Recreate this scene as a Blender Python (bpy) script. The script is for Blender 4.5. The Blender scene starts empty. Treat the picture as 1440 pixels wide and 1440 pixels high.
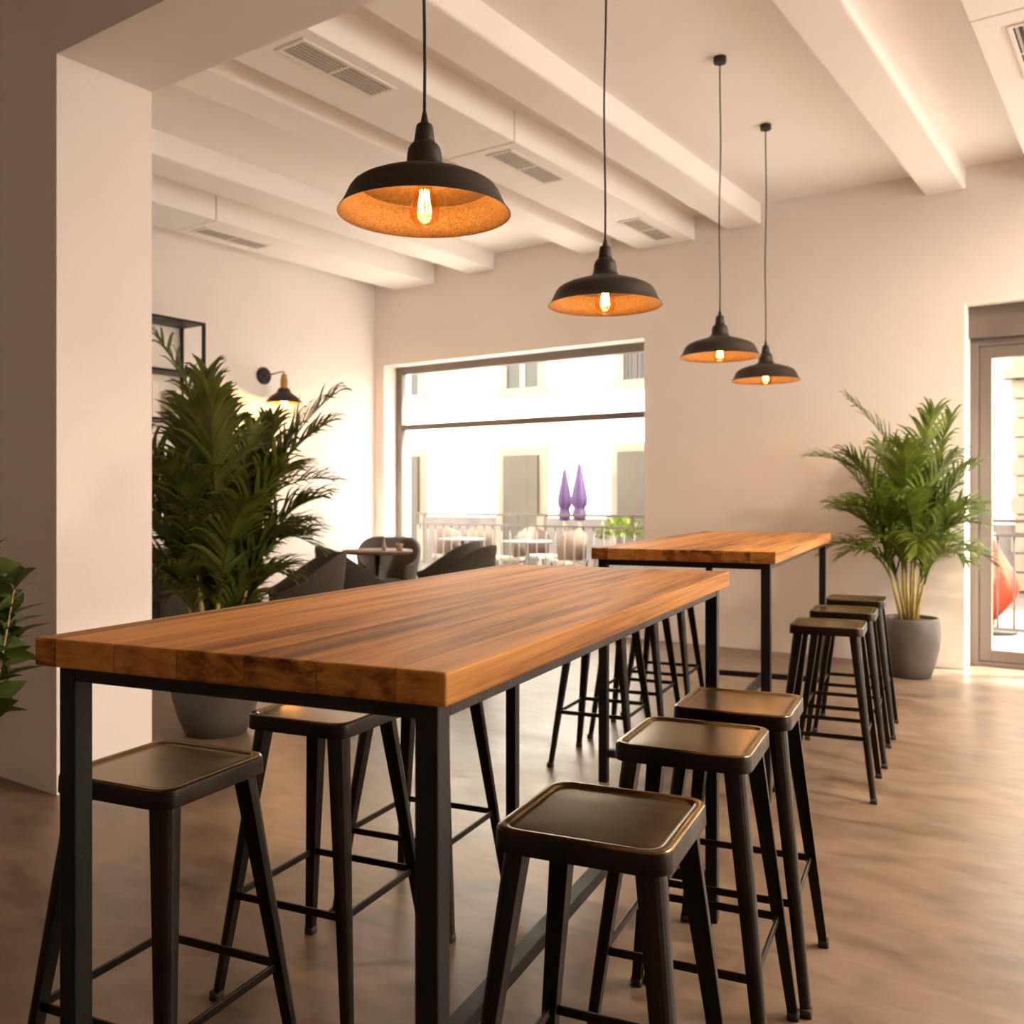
import bpy, bmesh, math, random
from mathutils import Vector, Matrix

S = bpy.context.scene
COL = S.collection
PI = math.pi
R = math.radians
rnd = random.Random(7)

# ------------------------------------------------------------------ camera
EYE = 1.30
F_PX = 1323.0
HORIZON = 700.0
TH = R(34.8)
SN, CS = math.sin(TH), math.cos(TH)


def W(x, d, z=0.0):
    """camera-frame ground position (x right, d ahead) -> room position"""
    return Vector((x * CS - d * SN, x * SN + d * CS, z))


def on_y(u, v, Y):
    r = (u - 720) / F_PX
    d = Y / (SN * r + CS)
    return Vector((d * (CS * r - SN), Y, EYE + (HORIZON - v) / F_PX * d))


cam_data = bpy.data.cameras.new('camera')
cam = bpy.data.objects.new('camera', cam_data)
COL.objects.link(cam)
cam.location = (0, 0, EYE)
cam.rotation_euler = (PI / 2, 0, TH)
cam_data.sensor_width = 36
cam_data.lens = F_PX / 1440 * 36
cam_data.shift_y = (HORIZON - 720) / 1440
cam_data.clip_start = 0.05
cam_data.dof.use_dof = True
cam_data.dof.focus_distance = 1.95
cam_data.dof.aperture_fstop = 5.6
S.camera = cam

# ------------------------------------------------------------------ helpers


class MB:
    def __init__(self):
        self.bm = bmesh.new()
        self.mi = 0

    def _face(self, vs, smooth=False):
        try:
            f = self.bm.faces.new(vs)
            f.material_index = self.mi
            f.smooth = smooth
            return f
        except ValueError:
            return None

    def box(self, lo, hi):
        x0, y0, z0 = lo
        x1, y1, z1 = hi
        v = [self.bm.verts.new(p) for p in
             ((x0, y0, z0), (x1, y0, z0), (x1, y1, z0), (x0, y1, z0),
              (x0, y0, z1), (x1, y0, z1), (x1, y1, z1), (x0, y1, z1))]
        for q in ((3, 2, 1, 0), (4, 5, 6, 7), (0, 1, 5, 4), (1, 2, 6, 5), (2, 3, 7, 6), (3, 0, 4, 7)):
            self._face([v[i] for i in q])
        return self

    def rings(self, rings, cap0=True, cap1=True, smooth=True, closed=True):
        vs = [[self.bm.verts.new(p) for p in r] for r in rings]
        n = len(vs[0])
        for a, b in zip(vs, vs[1:]):
            for i in range(n if closed else n - 1):
                j = (i + 1) % n
                self._face([a[i], a[j], b[j], b[i]], smooth)
        if cap0:
            self._face(list(reversed(vs[0])), False)
        if cap1:
            self._face(vs[-1], False)
        return vs

    def lathe(self, prof, c=(0, 0, 0), seg=40, cap0=False, cap1=False, smooth=True):
        rs = []
        for r, z in prof:
            r = max(r, 1e-4)
            rs.append([(c[0] + r * math.cos(2 * PI * k / seg), c[1] + r * math.sin(2 * PI * k / seg), c[2] + z)
                       for k in range(seg)])
        self.rings(rs, cap0, cap1, smooth)
        return self

    def tube(self, path, rad, seg=10, caps=True):
        path = [Vector(p) for p in path]
        n = len(path)
        if not isinstance(rad, (list, tuple)):
            rad = [rad] * n
        rs = []
        up = None
        for i, p in enumerate(path):
            t = (path[min(i + 1, n - 1)] - path[max(i - 1, 0)]).normalized()
            if up is None:
                up = t.orthogonal().normalized()
            up = (up - t * up.dot(t)).normalized()
            s = t.cross(up)
            rs.append([p + (up * math.cos(2 * PI * k / seg) + s * math.sin(2 * PI * k / seg)) * rad[i]
                       for k in range(seg)])
        self.rings(rs, caps, caps, True)
        return self

    def bar(self, p0, p1, w, h):
        """rectangular bar between two points, w across (horizontal), h vertical-ish"""
        p0, p1 = Vector(p0), Vector(p1)
        t = (p1 - p0).normalized()
        up = Vector((0, 0, 1))
        if abs(t.z) > 0.95:
            up = Vector((0, 1, 0))
        s = t.cross(up).normalized() * (w / 2)
        u = s.cross(t).normalized() * (h / 2)
        self.rings([[p + s + u, p - s + u, p - s - u, p + s - u] for p in (p0, p1)], True, True, False)
        return self

    def build(self, name, mat, parent=None, bevel=0.0, seg=2, loc=None, rotz=0.0):
        bm = self.bm
        bmesh.ops.recalc_face_normals(bm, faces=bm.faces)
        me = bpy.data.meshes.new(name)
        bm.to_mesh(me)
        bm.free()
        for m in (mat if isinstance(mat, (list, tuple)) else [mat]):
            me.materials.append(m)
        o = bpy.data.objects.new(name, me)
        COL.objects.link(o)
        if parent:
            o.parent = parent
        if loc is not None:
            o.location = loc
        if rotz:
            o.rotation_euler = (0, 0, rotz)
        if bevel:
            b = o.modifiers.new('bevel', 'BEVEL')
            b.width = bevel
            b.segments = seg
            b.limit_method = 'ANGLE'
            b.angle_limit = R(40)
            b.harden_normals = False
        return o


def tag(o, label=None, cat=None, group=None, kind=None):
    if label:
        o['label'] = label
    if cat:
        o['category'] = cat
    if group:
        o['group'] = group
    if kind:
        o['kind'] = kind
    return o


def empty(name, loc, rotz=0.0, label=None, cat=None, group=None):
    o = bpy.data.objects.new(name, None)
    COL.objects.link(o)
    o.location = loc
    o.rotation_euler = (0, 0, rotz)
    o.empty_display_size = 0.1
    return tag(o, label, cat, group)


def dup(o, parent=None):
    c = o.copy()
    COL.objects.link(c)
    if parent:
        c.parent = parent
    for ch in list(o.children):
        dup(ch, c)
    return c


def struct(o):
    o['kind'] = 'structure'
    return o


def rr(half, rad, z, n=5, hy=None):
    """rounded rectangle ring"""
    hy = half if hy is None else hy
    pts = []
    for cx, cy, a0 in ((1, 1, 0), (-1, 1, 90), (-1, -1, 180), (1, -1, 270)):
        for k in range(n + 1):
            a = R(a0 + 90 * k / n)
            pts.append((cx * (half - rad) + rad * math.cos(a), cy * (hy - rad) + rad * math.sin(a), z))
    return pts

# ------------------------------------------------------------------ materials


def new_mat(name):
    m = bpy.data.materials.new(name)
    m.use_nodes = True
    nt = m.node_tree
    b = nt.nodes['Principled BSDF']
    return m, nt, b


def node(nt, typ, **kw):
    n = nt.nodes.new(typ)
    for k, v in kw.items():
        if k.startswith('i_'):
            n.inputs[int(k[2:]) if k[2:].isdigit() else k[2:]].default_value = v
        else:
            setattr(n, k, v)
    return n


def ramp(nt, stops):
    r = nt.nodes.new('ShaderNodeValToRGB')
    cr = r.color_ramp
    while len(cr.elements) < len(stops):
        cr.elements.new(0.5)
    for e, (p, c) in zip(cr.elements, stops):
        e.position = p
        e.color = (*c, 1)
    return r


def noisy(name, c1, c2, scale=8, rough=0.5, rough2=None, metal=0.0, bump=0.0, stretch=(1, 1, 1), detail=5,
          p0=0.35, p1=0.65, bscale=None, spec=0.5, distort=0.0):
    m, nt, b = new_mat(name)
    tc = node(nt, 'ShaderNodeTexCoord')
    mp = node(nt, 'ShaderNodeMapping')
    mp.inputs['Scale'].default_value = stretch
    nt.links.new(tc.outputs['Object'], mp.inputs['Vector'])
    nz = node(nt, 'ShaderNodeTexNoise')
    nz.inputs['Scale'].default_value = scale
    nz.inputs['Detail'].default_value = detail
    nz.inputs['Distortion'].default_value = distort
    nt.links.new(mp.outputs[0], nz.inputs['Vector'])
    rp = ramp(nt, [(p0, c1), (p1, c2)])
    nt.links.new(nz.outputs['Fac'], rp.inputs[0])
    nt.links.new(rp.outputs[0], b.inputs['Base Color'])
    b.inputs['Roughness'].default_value = rough
    b.inputs['Metallic'].default_value = metal
    b.inputs['Specular IOR Level'].default_value = spec
    if rough2 is not None:
        mr = node(nt, 'ShaderNodeMapRange')
        mr.inputs['From Min'].default_value = 0.3
        mr.inputs['From Max'].default_value = 0.7
        mr.inputs['To Min'].default_value = rough
        mr.inputs['To Max'].default_value = rough2
        nt.links.new(nz.outputs['Fac'], mr.inputs['Value'])
        nt.links.new(mr.outputs[0], b.inputs['Roughness'])
    if bump:
        n2 = node(nt, 'ShaderNodeTexNoise')
        n2.inputs['Scale'].default_value = bscale or scale * 4
        n2.inputs['Detail'].default_value = 4
        nt.links.new(mp.outputs[0], n2.inputs['Vector'])
        bp = node(nt, 'ShaderNodeBump')
        bp.inputs['Strength'].default_value = bump
        bp.inputs['Distance'].default_value = 0.01
        nt.links.new(n2.outputs['Fac'], bp.inputs['Height'])
        nt.links.new(bp.outputs[0], b.inputs['Normal'])
    return m


M = {}
M['plaster'] = noisy('plaster', (0.81, 0.755, 0.715), (0.835, 0.78, 0.74), 1.5, 0.85, bump=0.08, bscale=60, spec=0.2)
M['ceiling'] = noisy('ceiling_paint', (0.87, 0.83, 0.80), (0.885, 0.845, 0.815), 1.5, 0.85, bump=0.05, bscale=60, spec=0.2)
M['white_trim'] = noisy('white_trim', (0.80, 0.755, 0.71), (0.82, 0.775, 0.73), 2, 0.7, spec=0.3)
M['seam'] = noisy('seam_shadow_gap', (0.24, 0.20, 0.17), (0.28, 0.23, 0.2), 4, 0.9)
M['vent_dark'] = noisy('vent_dark', (0.09, 0.075, 0.065), (0.11, 0.09, 0.08), 6, 0.9)
M['vent_grey'] = noisy('vent_grey', (0.22, 0.19, 0.165), (0.25, 0.215, 0.19), 6, 0.9)
M['vent_slat'] = noisy('vent_slat', (0.50, 0.45, 0.40), (0.55, 0.49, 0.44), 6, 0.6)
M['black_metal'] = noisy('black_powder_coat', (0.008, 0.007, 0.006), (0.015, 0.012, 0.010), 9, 0.38, 0.52, metal=0.3,
                         bump=0.12, bscale=160, p0=0.3, p1=0.75, spec=0.3)
M['stool_metal'] = noisy('stool_gunmetal', (0.012, 0.009, 0.007), (0.026, 0.018, 0.011), 7, 0.27, 0.40, metal=0.75,
                         bump=0.05, bscale=45, p0=0.3, p1=0.72)
M['seat_metal'] = noisy('stool_seat_lit_bronze', (0.14, 0.092, 0.037), (0.25, 0.164, 0.060), 5, 0.20, 0.262, metal=0.9, detail=2,
                        stretch=(1, 2.5, 1), p0=0.3, p1=0.72)  # bronze reflections are put into the colour of the seat top
M['rubber'] = noisy('foot_rubber', (0.025, 0.016, 0.010), (0.035, 0.022, 0.014), 30, 0.7)
M['shade_out'] = noisy('shade_dark_bronze', (0.022, 0.016, 0.012), (0.033, 0.024, 0.017), 12, 0.48, 0.58, metal=0.35,
                       bump=0.05, bscale=120)
M['shade_in'] = noisy('shade_copper_inside', (0.15, 0.085, 0.035), (0.30, 0.17, 0.075), 220, 0.5, 0.65, metal=0.3,
                      bump=0.35, bscale=60)
M['shade_top'] = noisy('shade_top_painted_dim', (0.085, 0.042, 0.016), (0.15, 0.078, 0.032), 120, 0.55, 0.7, metal=0.3)  # darker lampshade lining above the bulb: its shading is put into the colour
M['cord'] = noisy('black_cord', (0.012, 0.010, 0.009), (0.02, 0.017, 0.015), 40, 0.6)
M['brass'] = noisy('aged_brass', (0.40, 0.24, 0.07), (0.50, 0.31, 0.10), 20, 0.35, metal=0.9)
M['fabric'] = noisy('dark_felt', (0.052, 0.044, 0.037), (0.070, 0.059, 0.049), 60, 0.95, bump=0.25, bscale=250, spec=0.15)
M['fabric_in'] = noisy('dark_felt_cushion', (0.036, 0.031, 0.027), (0.048, 0.041, 0.036), 60, 0.95, bump=0.25, bscale=250, spec=0.15)
M['frame_grey'] = noisy('window_frame_greige', (0.15, 0.123, 0.106), (0.165, 0.136, 0.117), 3, 0.45)
M['pot_grey'] = noisy('pot_grey_fibrestone', (0.075, 0.065, 0.056), (0.105, 0.092, 0.079), 5, 0.42, 0.55, bump=0.06, bscale=50)
M['soil'] = noisy('potting_soil', (0.05, 0.03, 0.018), (0.10, 0.065, 0.04), 40, 0.95, bump=0.6, bscale=90)
M['cane'] = noisy('palm_cane', (0.40, 0.30, 0.075), (0.52, 0.42, 0.13), 6, 0.5, stretch=(1, 1, 4))
M['wood_table_dark'] = noisy('bistro_wood', (0.11, 0.066, 0.045), (0.15, 0.092, 0.062), 5, 0.6, spec=0.2, stretch=(1, 10, 1))
M['facade'] = noisy('facade_render', (0.80, 0.76, 0.68), (0.84, 0.80, 0.72), 0.8, 0.9)
M['facade_trim'] = noisy('facade_stone_trim', (0.16, 0.128, 0.09), (0.20, 0.162, 0.115), 2, 0.85)
M['facade_dark'] = noisy('facade_window_dark', (0.024, 0.020, 0.012), (0.038, 0.032, 0.020), 1.2, 0.5)
M['facade_door'] = noisy('facade_door', (0.040, 0.028, 0.013), (0.053, 0.038, 0.019), 1.5, 0.6)
M['pale_sash'] = noisy('facade_sash', (0.28, 0.25, 0.2), (0.31, 0.275, 0.22), 2, 0.6)
M['plinth'] = noisy('facade_plinth_stone', (0.10, 0.080, 0.068), (0.135, 0.108, 0.092), 2.5, 0.85)
M['terrace'] = noisy('terrace_stone', (0.075, 0.058, 0.047), (0.10, 0.078, 0.063), 3, 0.8)
M['balcony'] = noisy('balcony_tile', (0.66, 0.61, 0.56), (0.72, 0.67, 0.62), 3, 0.7)
M['rail'] = noisy('railing_paint', (0.036, 0.024, 0.019), (0.046, 0.031, 0.025), 6, 0.5)
M['purple'] = noisy('parasol_purple', (0.030, 0.010, 0.046), (0.052, 0.019, 0.075), 10, 0.8, stretch=(1, 1, 0.3))
M['orange'] = noisy('parasol_orange', (0.24, 0.022, 0.002), (0.30, 0.032, 0.003), 8, 0.7, stretch=(1, 1, 0.3))
M['pole_wood'] = noisy('parasol_pole', (0.35, 0.22, 0.12), (0.42, 0.27, 0.15), 8, 0.6)
M['wicker'] = noisy('terrace_wicker', (0.065, 0.039, 0.024), (0.095, 0.057, 0.035), 40, 0.8, bump=0.3, bscale=90)
M['tan_cushion'] = noisy('terrace_cushion', (0.20, 0.15, 0.11), (0.24, 0.18, 0.135), 20, 0.9)
M['planter_box'] = noisy('planter_grey', (0.05, 0.046, 0.044), (0.07, 0.065, 0.062), 6, 0.7)
M['shrub_yellow'] = noisy('shrub_yellow_green', (0.10, 0.14, 0.02), (0.18, 0.21, 0.045), 12, 0.6)
M['book_brown'] = noisy('book_brown', (0.14, 0.07, 0.04), (0.18, 0.09, 0.055), 10, 0.6)
M['book_white'] = noisy('book_white', (0.74, 0.68, 0.62), (0.8, 0.73, 0.67), 10, 0.6)
M['book_black'] = noisy('book_black', (0.02, 0.018, 0.016), (0.03, 0.026, 0.023), 10, 0.5)
M['book_red'] = noisy('book_red', (0.55, 0.05, 0.04), (0.62, 0.07, 0.06), 10, 0.5)
M['paper'] = noisy('paper_edge', (0.75, 0.68, 0.55), (0.8, 0.73, 0.62), 60, 0.9, stretch=(1, 1, 8))
M['vase_glass'] = noisy('vase_grey', (0.25, 0.2, 0.17), (0.3, 0.25, 0.21), 8, 0.25)


def leaf_mat(name, dark, light, trans=0.35):
    m, nt, b = new_mat(name)
    tc = node(nt, 'ShaderNodeTexCoord')
    nz = node(nt, 'ShaderNodeTexNoise')
    nz.inputs['Scale'].default_value = 7
    nz.inputs['Detail'].default_value = 3
    nt.links.new(tc.outputs['Object'], nz.inputs['Vector'])
    rp = ramp(nt, [(0.32, dark), (0.68, light)])
    nt.links.new(nz.outputs['Fac'], rp.inputs[0])
    nt.links.new(rp.outputs[0], b.inputs['Base Color'])
    b.inputs['Roughness'].default_value = 0.42
    tr = node(nt, 'ShaderNodeBsdfTranslucent')
    nt.links.new(rp.outputs[0], tr.inputs['Color'])
    mx = node(nt, 'ShaderNodeMixShader')
    mx.inputs[0].default_value = trans
    out = nt.nodes['Material Output']
    nt.links.new(b.outputs[0], mx.inputs[1])
    nt.links.new(tr.outputs[0], mx.inputs[2])
    nt.links.new(mx.outputs[0], out.inputs['Surface'])
    return m


M['palm_leaf'] = leaf_mat('palm_leaf', (0.050, 0.066, 0.007), (0.135, 0.155, 0.020))
M['palm_leaf_light'] = leaf_mat('palm_leaf_bright', (0.065, 0.105, 0.012), (0.21, 0.28, 0.040), 0.4)
M['shrub_leaf'] = leaf_mat('shrub_leaf', (0.035, 0.060, 0.010), (0.10, 0.14, 0.028), 0.15)


def glass_mat(name, tint, gloss=0.06):
    m, nt, b = new_mat(name)
    nt.nodes.remove(b)
    t = node(nt, 'ShaderNodeBsdfTransparent')
    t.inputs[0].default_value = (*tint, 1)
    g = node(nt, 'ShaderNodeBsdfGlossy')
    g.inputs['Roughness'].default_value = 0.02
    g.inputs['Color'].default_value = (1, 1, 1, 1)
    lw = node(nt, 'ShaderNodeLayerWeight')
    lw.inputs['Blend'].default_value = 0.25
    mt = node(nt, 'ShaderNodeMath', operation='MULTIPLY')
    mt.inputs[1].default_value = gloss * 4
    nt.links.new(lw.outputs['Fresnel'], mt.inputs[0])
    mx = node(nt, 'ShaderNodeMixShader')
    nt.links.new(mt.outputs[0], mx.inputs[0])
    nt.links.new(t.outputs[0], mx.inputs[1])
    nt.links.new(g.outputs[0], mx.inputs[2])
    nt.links.new(mx.outputs[0], nt.nodes['Material Output'].inputs['Surface'])
    return m


M['glass'] = glass_mat('window_glass', (0.97, 0.98, 0.97), 0.04)
M['bulb_glass'] = glass_mat('bulb_amber_glass', (1.0, 0.80, 0.48), 0.08)


def emit_mat(name, col, strength):
    m, nt, b = new_mat(name)
    b.inputs['Base Color'].default_value = (*col, 1)
    b.inputs['Emission Color'].default_value = (*col, 1)
    b.inputs['Emission Strength'].default_value = strength
    return m


M['filament'] = emit_mat('glowing_filament', (1.0, 0.50, 0.13), 60)
M['sconce_bulb'] = emit_mat('glowing_bulb', (1.0, 0.50, 0.14), 14)


def wood_mat():
    m, nt, b = new_mat('oiled_oak_planks')
    L = nt.links
    tc = node(nt, 'ShaderNodeTexCoord')
    sep = node(nt, 'ShaderNodeSeparateXYZ')
    L.new(tc.outputs['Object'], sep.inputs[0])

    def mth(op, a, c=None):
        n = node(nt, 'ShaderNodeMath', operation=op)
        for i, s in enumerate((a, c)):
            if s is None:
                continue
            if isinstance(s, (int, float)):
                n.inputs[i].default_value = s
            else:
                L.new(s, n.inputs[i])
        return n.outputs[0]
    px = mth('MULTIPLY', mth('ADD', sep.outputs['X'], 5.03), 1 / 0.127)
    pid = mth('FLOOR', px)
    wn0 = node(nt, 'ShaderNodeTexWhiteNoise', noise_dimensions='1D')
    L.new(pid, wn0.inputs['W'])
    py = mth('ADD', mth('MULTIPLY', sep.outputs['Y'], 1 / 4.0), mth('MULTIPLY', wn0.outputs['Value'], 3.0))
    sid = mth('FLOOR', py)
    cmb = node(nt, 'ShaderNodeCombineXYZ')
    L.new(pid, cmb.inputs[0])
    L.new(sid, cmb.inputs[1])
    wn = node(nt, 'ShaderNodeTexWhiteNoise', noise_dimensions='3D')
    L.new(cmb.outputs[0], wn.inputs['Vector'])
    # grain coordinates, shifted for each plank
    sc = node(nt, 'ShaderNodeVectorMath', operation='MULTIPLY')
    sc.inputs[1].default_value = (5.0, 0.42, 17.0)
    L.new(tc.outputs['Object'], sc.inputs[0])
    off = node(nt, 'ShaderNodeVectorMath', operation='MULTIPLY')
    off.inputs[1].default_value = (17, 23, 11)
    L.new(wn.outputs['Color'], off.inputs[0])
    ad = node(nt, 'ShaderNodeVectorMath', operation='ADD')
    L.new(sc.outputs[0], ad.inputs[0])
    L.new(off.outputs[0], ad.inputs[1])
    n1 = node(nt, 'ShaderNodeTexNoise')
    n1.inputs['Scale'].default_value = 1.6
    n1.inputs['Detail'].default_value = 7
    n1.inputs['Roughness'].default_value = 0.62
    n1.inputs['Distortion'].default_value = 1.6
    L.new(ad.outputs[0], n1.inputs['Vector'])
    # growth rings
    wv = node(nt, 'ShaderNodeTexWave', wave_type='BANDS', bands_direction='X')
    wv.inputs['Scale'].default_value = 0.9
    wv.inputs['Distortion'].default_value = 9.0
    wv.inputs['Detail'].default_value = 3
    wv.inputs['Detail Scale'].default_value = 0.8
    L.new(ad.outputs[0], wv.inputs['Vector'])
    # fine fibres
    sc2 = node(nt, 'ShaderNodeVectorMath', operation='MULTIPLY')
    sc2.inputs[1].default_value = (95, 2.4, 190)
    L.new(tc.outputs['Object'], sc2.inputs[0])
    n2 = node(nt, 'ShaderNodeTexNoise')
    n2.inputs['Scale'].default_value = 1.0
    n2.inputs['Detail'].default_value = 4
    n2.inputs['Distortion'].default_value = 0.4
    L.new(sc2.outputs[0], n2.inputs['Vector'])
    mix = mth('ADD', mth('MULTIPLY', n1.outputs['Fac'], 0.75),
              mth('ADD', mth('MULTIPLY', wv.outputs['Fac'], 0.07), mth('MULTIPLY', n2.outputs['Fac'], 0.20)))
    mix2 = mth('ADD', mix, mth('MULTIPLY', mth('SUBTRACT', wn.outputs['Value'], 0.5), 0.30))
    rp = ramp(nt, [(0.31, (0.070, 0.025, 0.006)), (0.41, (0.180, 0.068, 0.016)),
                   (0.50, (0.340, 0.140, 0.031)), (0.64, (0.490, 0.228, 0.057))])
    L.new(mix2, rp.inputs[0])
    # thin joint between planks
    fx = mth('ABSOLUTE', mth('SUBTRACT', mth('FRACT', px), 0.5))
    fy = mth('ABSOLUTE', mth('SUBTRACT', mth('FRACT', py), 0.5))
    jx = mth('GREATER_THAN', fx, 0.4935)
    jy = mth('GREATER_THAN', fy, 0.4997)
    j = mth('MAXIMUM', jx, jy)
    mc = node(nt, 'ShaderNodeMix', data_type='RGBA')
    mc.inputs['B'].default_value = (0.10, 0.038, 0.013, 1)
    L.new(mth('MULTIPLY', j, 0.75), mc.inputs['Factor'])
    L.new(rp.outputs[0], mc.inputs['A'])
    L.new(mc.outputs['Result'], b.inputs['Base Color'])
    b.inputs['Roughness'].default_value = 0.5
    b.inputs['Specular IOR Level'].default_value = 0.12
    bp = node(nt, 'ShaderNodeBump')
    bp.inputs['Strength'].default_value = 0.25
    bp.inputs['Distance'].default_value = 0.004
    L.new(mix, bp.inputs['Height'])
    L.new(bp.outputs[0], b.inputs['Normal'])
    return m


M['wood'] = wood_mat()


def floor_mat():
    m, nt, b = new_mat('polished_concrete')
    L = nt.links
    tc = node(nt, 'ShaderNodeTexCoord')
    mp = node(nt, 'ShaderNodeMapping')
    mp.inputs['Scale'].default_value = (1.0, 2.0, 1)
    mp.inputs['Rotation'].default_value = (0, 0, R(-30))
    L.new(tc.outputs['Object'], mp.inputs['Vector'])
    n1 = node(nt, 'ShaderNodeTexNoise')
    n1.inputs['Scale'].default_value = 1.6
    n1.inputs['Detail'].default_value = 5
    n1.inputs['Roughness'].default_value = 0.55
    n1.inputs['Distortion'].default_value = 0.5
    L.new(mp.outputs[0], n1.inputs['Vector'])
    n2 = node(nt, 'ShaderNodeTexNoise')
    mp2 = node(nt, 'ShaderNodeMapping')
    mp2.inputs['Scale'].default_value = (1.0, 2.1, 1)
    mp2.inputs['Rotation'].default_value = (0, 0, R(20))
    L.new(tc.outputs['Object'], mp2.inputs['Vector'])
    n2.inputs['Scale'].default_value = 5.0
    n2.inputs['Detail'].default_value = 2
    n2.inputs['Distortion'].default_value = 0.6
    L.new(mp2.outputs[0], n2.inputs['Vector'])
    fmix = node(nt, 'ShaderNodeMix')
    fmix.inputs['Factor'].default_value = 0.45
    L.new(n1.outputs['Fac'], fmix.inputs['A'])
    L.new(n2.outputs['Fac'], fmix.inputs['B'])
    rp = ramp(nt, [(0.32, (0.092, 0.059, 0.037)), (0.46, (0.158, 0.106, 0.071)), (0.66, (0.232, 0.164, 0.115))])
    L.new(fmix.outputs['Result'], rp.inputs[0])
    L.new(rp.outputs[0], b.inputs['Base Color'])
    mr = node(nt, 'ShaderNodeMapRange')
    mr.inputs['From Min'].default_value = 0.3
    mr.inputs['From Max'].default_value = 0.7
    mr.inputs['To Min'].default_value = 0.29
    mr.inputs['To Max'].default_value = 0.43
    L.new(n1.outputs['Fac'], mr.inputs['Value'])
    L.new(mr.outputs[0], b.inputs['Roughness'])
    bp = node(nt, 'ShaderNodeBump')
    bp.inputs['Strength'].default_value = 0.10
    bp.inputs['Distance'].default_value = 0.02
    L.new(n1.outputs['Fac'], bp.inputs['Height'])
    L.new(bp.outputs[0], b.inputs['Normal'])
    return m


M['floor'] = floor_mat()

# ------------------------------------------------------------------ the room shell
ZC = 3.80                       # ceiling
YB, YBO = 7.80, 8.15            # back (street) wall, inner and outer face
XL, XR = -7.30, 4.30
YD0, YD1 = 2.24, 2.71           # dividing wall with the wide opening
XJ = -3.98                      # its jamb
ZH = 3.24                       # its soffit
YF = -4.0
WX0, WX1, WZ0, WZ1 = -7.16, -3.94, 0.32, 2.77     # big window
DX0, DX1, DZ1 = -1.25, 1.05, 2.77                 # street door
VX0, VX1 = 1.75, 3.85                             # further window of the street wall

struct(MB().box((XL - 0.2, YF - 0.2, -0.12), (XR + 0.2, YBO, 0)).build('floor', M['floor']))
struct(MB().box((XL - 0.2, YF - 0.2, ZC), (XR + 0.2, YBO, ZC + 0.15)).build('ceiling', M['ceiling']))
struct(MB().box((XL - 0.2, YF - 0.2, 0), (XL, YBO, ZC)).build('wall_left', M['plaster']))
# right wall: two tall windows to the side street
b = MB()
RW = [(3.4, 5.0), (5.6, 7.2)]
ys = [YF - 0.2, 3.4, 5.0, 5.6, 7.2, YBO]
b.box((XR, ys[0], 0), (XR + 0.2, ys[1], ZC)).box((XR, ys[2], 0), (XR + 0.2, ys[3], ZC)).box((XR, ys[4], 0), (XR + 0.2, ys[5], ZC))
for a, c in RW:
    b.box((XR, a, 0), (XR + 0.2, c, 0.5)).box((XR, a, 2.9), (XR + 0.2, c, ZC))
struct(b.build('wall_right', M['plaster']))
struct(MB().box((XL, YF - 0.2, 0), (XR, YF, ZC)).build('wall_front', M['plaster']))
b = MB()
b.box((XL, YB, 0), (WX0, YBO, ZC)).box((WX1, YB, 0), (DX0, YBO, ZC)).box((DX1, YB, 0), (VX0, YBO, ZC)).box((VX1, YB, 0), (XR, YBO, ZC))
b.box((WX0, YB, 0), (WX1, YBO, WZ0)).box((WX0, YB, WZ1), (WX1, YBO, ZC))
b.box((DX0, YB, DZ1), (DX1, YBO, ZC))
b.box((VX0, YB, 0), (VX1, YBO, WZ0)).box((VX0, YB, WZ1), (VX1, YBO, ZC))
struct(b.build('wall_back', M['plaster']))
b = MB()
b.box((XL, YD0, 0), (XJ, YD1, ZC)).box((XJ, YD0, ZH), (XR, YD1, ZC))
struct(b.build('wall_divider', M['plaster']))

# windows -----------------------------------------------------------
def window(name, x0, x1, z0, z1, y0, y1, fw=0.085, transom=None, mull=None):
    f = MB()
    f.box((x0, y0, z0), (x0 + fw, y1, z1)).box((x1 - fw, y0, z0), (x1, y1, z1))
    f.box((x0 + fw, y0, z1 - fw), (x1 - fw, y1, z1)).box((x0 + fw, y0, z0), (x1 - fw, y1, z0 + fw))
    root = struct(f.build(name, M['frame_grey'], bevel=0.004))
    if transom:
        MB().box((x0 + fw, y0 + 0.01, transom - 0.03), (x1 - fw, y1 - 0.01, transom + 0.03)).build('transom', M['frame_grey'], root)
        spans = [(z0 + fw, transom - 0.03), (transom + 0.03, z1 - fw)]
    else:
        spans = [(z0 + fw, z1 - fw)]
    ym = (y0 + y1) / 2
    for a, c in spans:
        MB().box((x0 + fw, ym - 0.006, a), (x1 - fw, ym + 0.006, c)).build('pane', M['glass'], root)
    return root


w1 = window('window_1', WX0, WX1, WZ0, WZ1, 8.0, 8.08, transom=2.09)
w2 = window('window_2', VX0, VX1, WZ0, WZ1, 8.0, 8.08, transom=2.09)
for k, (a, c) in enumerate(RW):
    f = MB()
    z0, z1 = 0.5, 2.9
    f.box((XR + 0.06, a, z0), (XR + 0.14, a + 0.08, z1)).box((XR + 0.06, c - 0.08, z0), (XR + 0.14, c, z1))
    f.box((XR + 0.06, a + 0.08, z1 - 0.08), (XR + 0.14, c - 0.08, z1)).box((XR + 0.06, a + 0.08, z0), (XR + 0.14, c - 0.08, z0 + 0.08))
    w = struct(f.build('window_%d' % (k + 3), M['frame_grey']))
    MB().box((XR + 0.094, a + 0.08, z0 + 0.08), (XR + 0.106, c - 0.08, z1 - 0.08)).build('pane', M['glass'], w)

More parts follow.
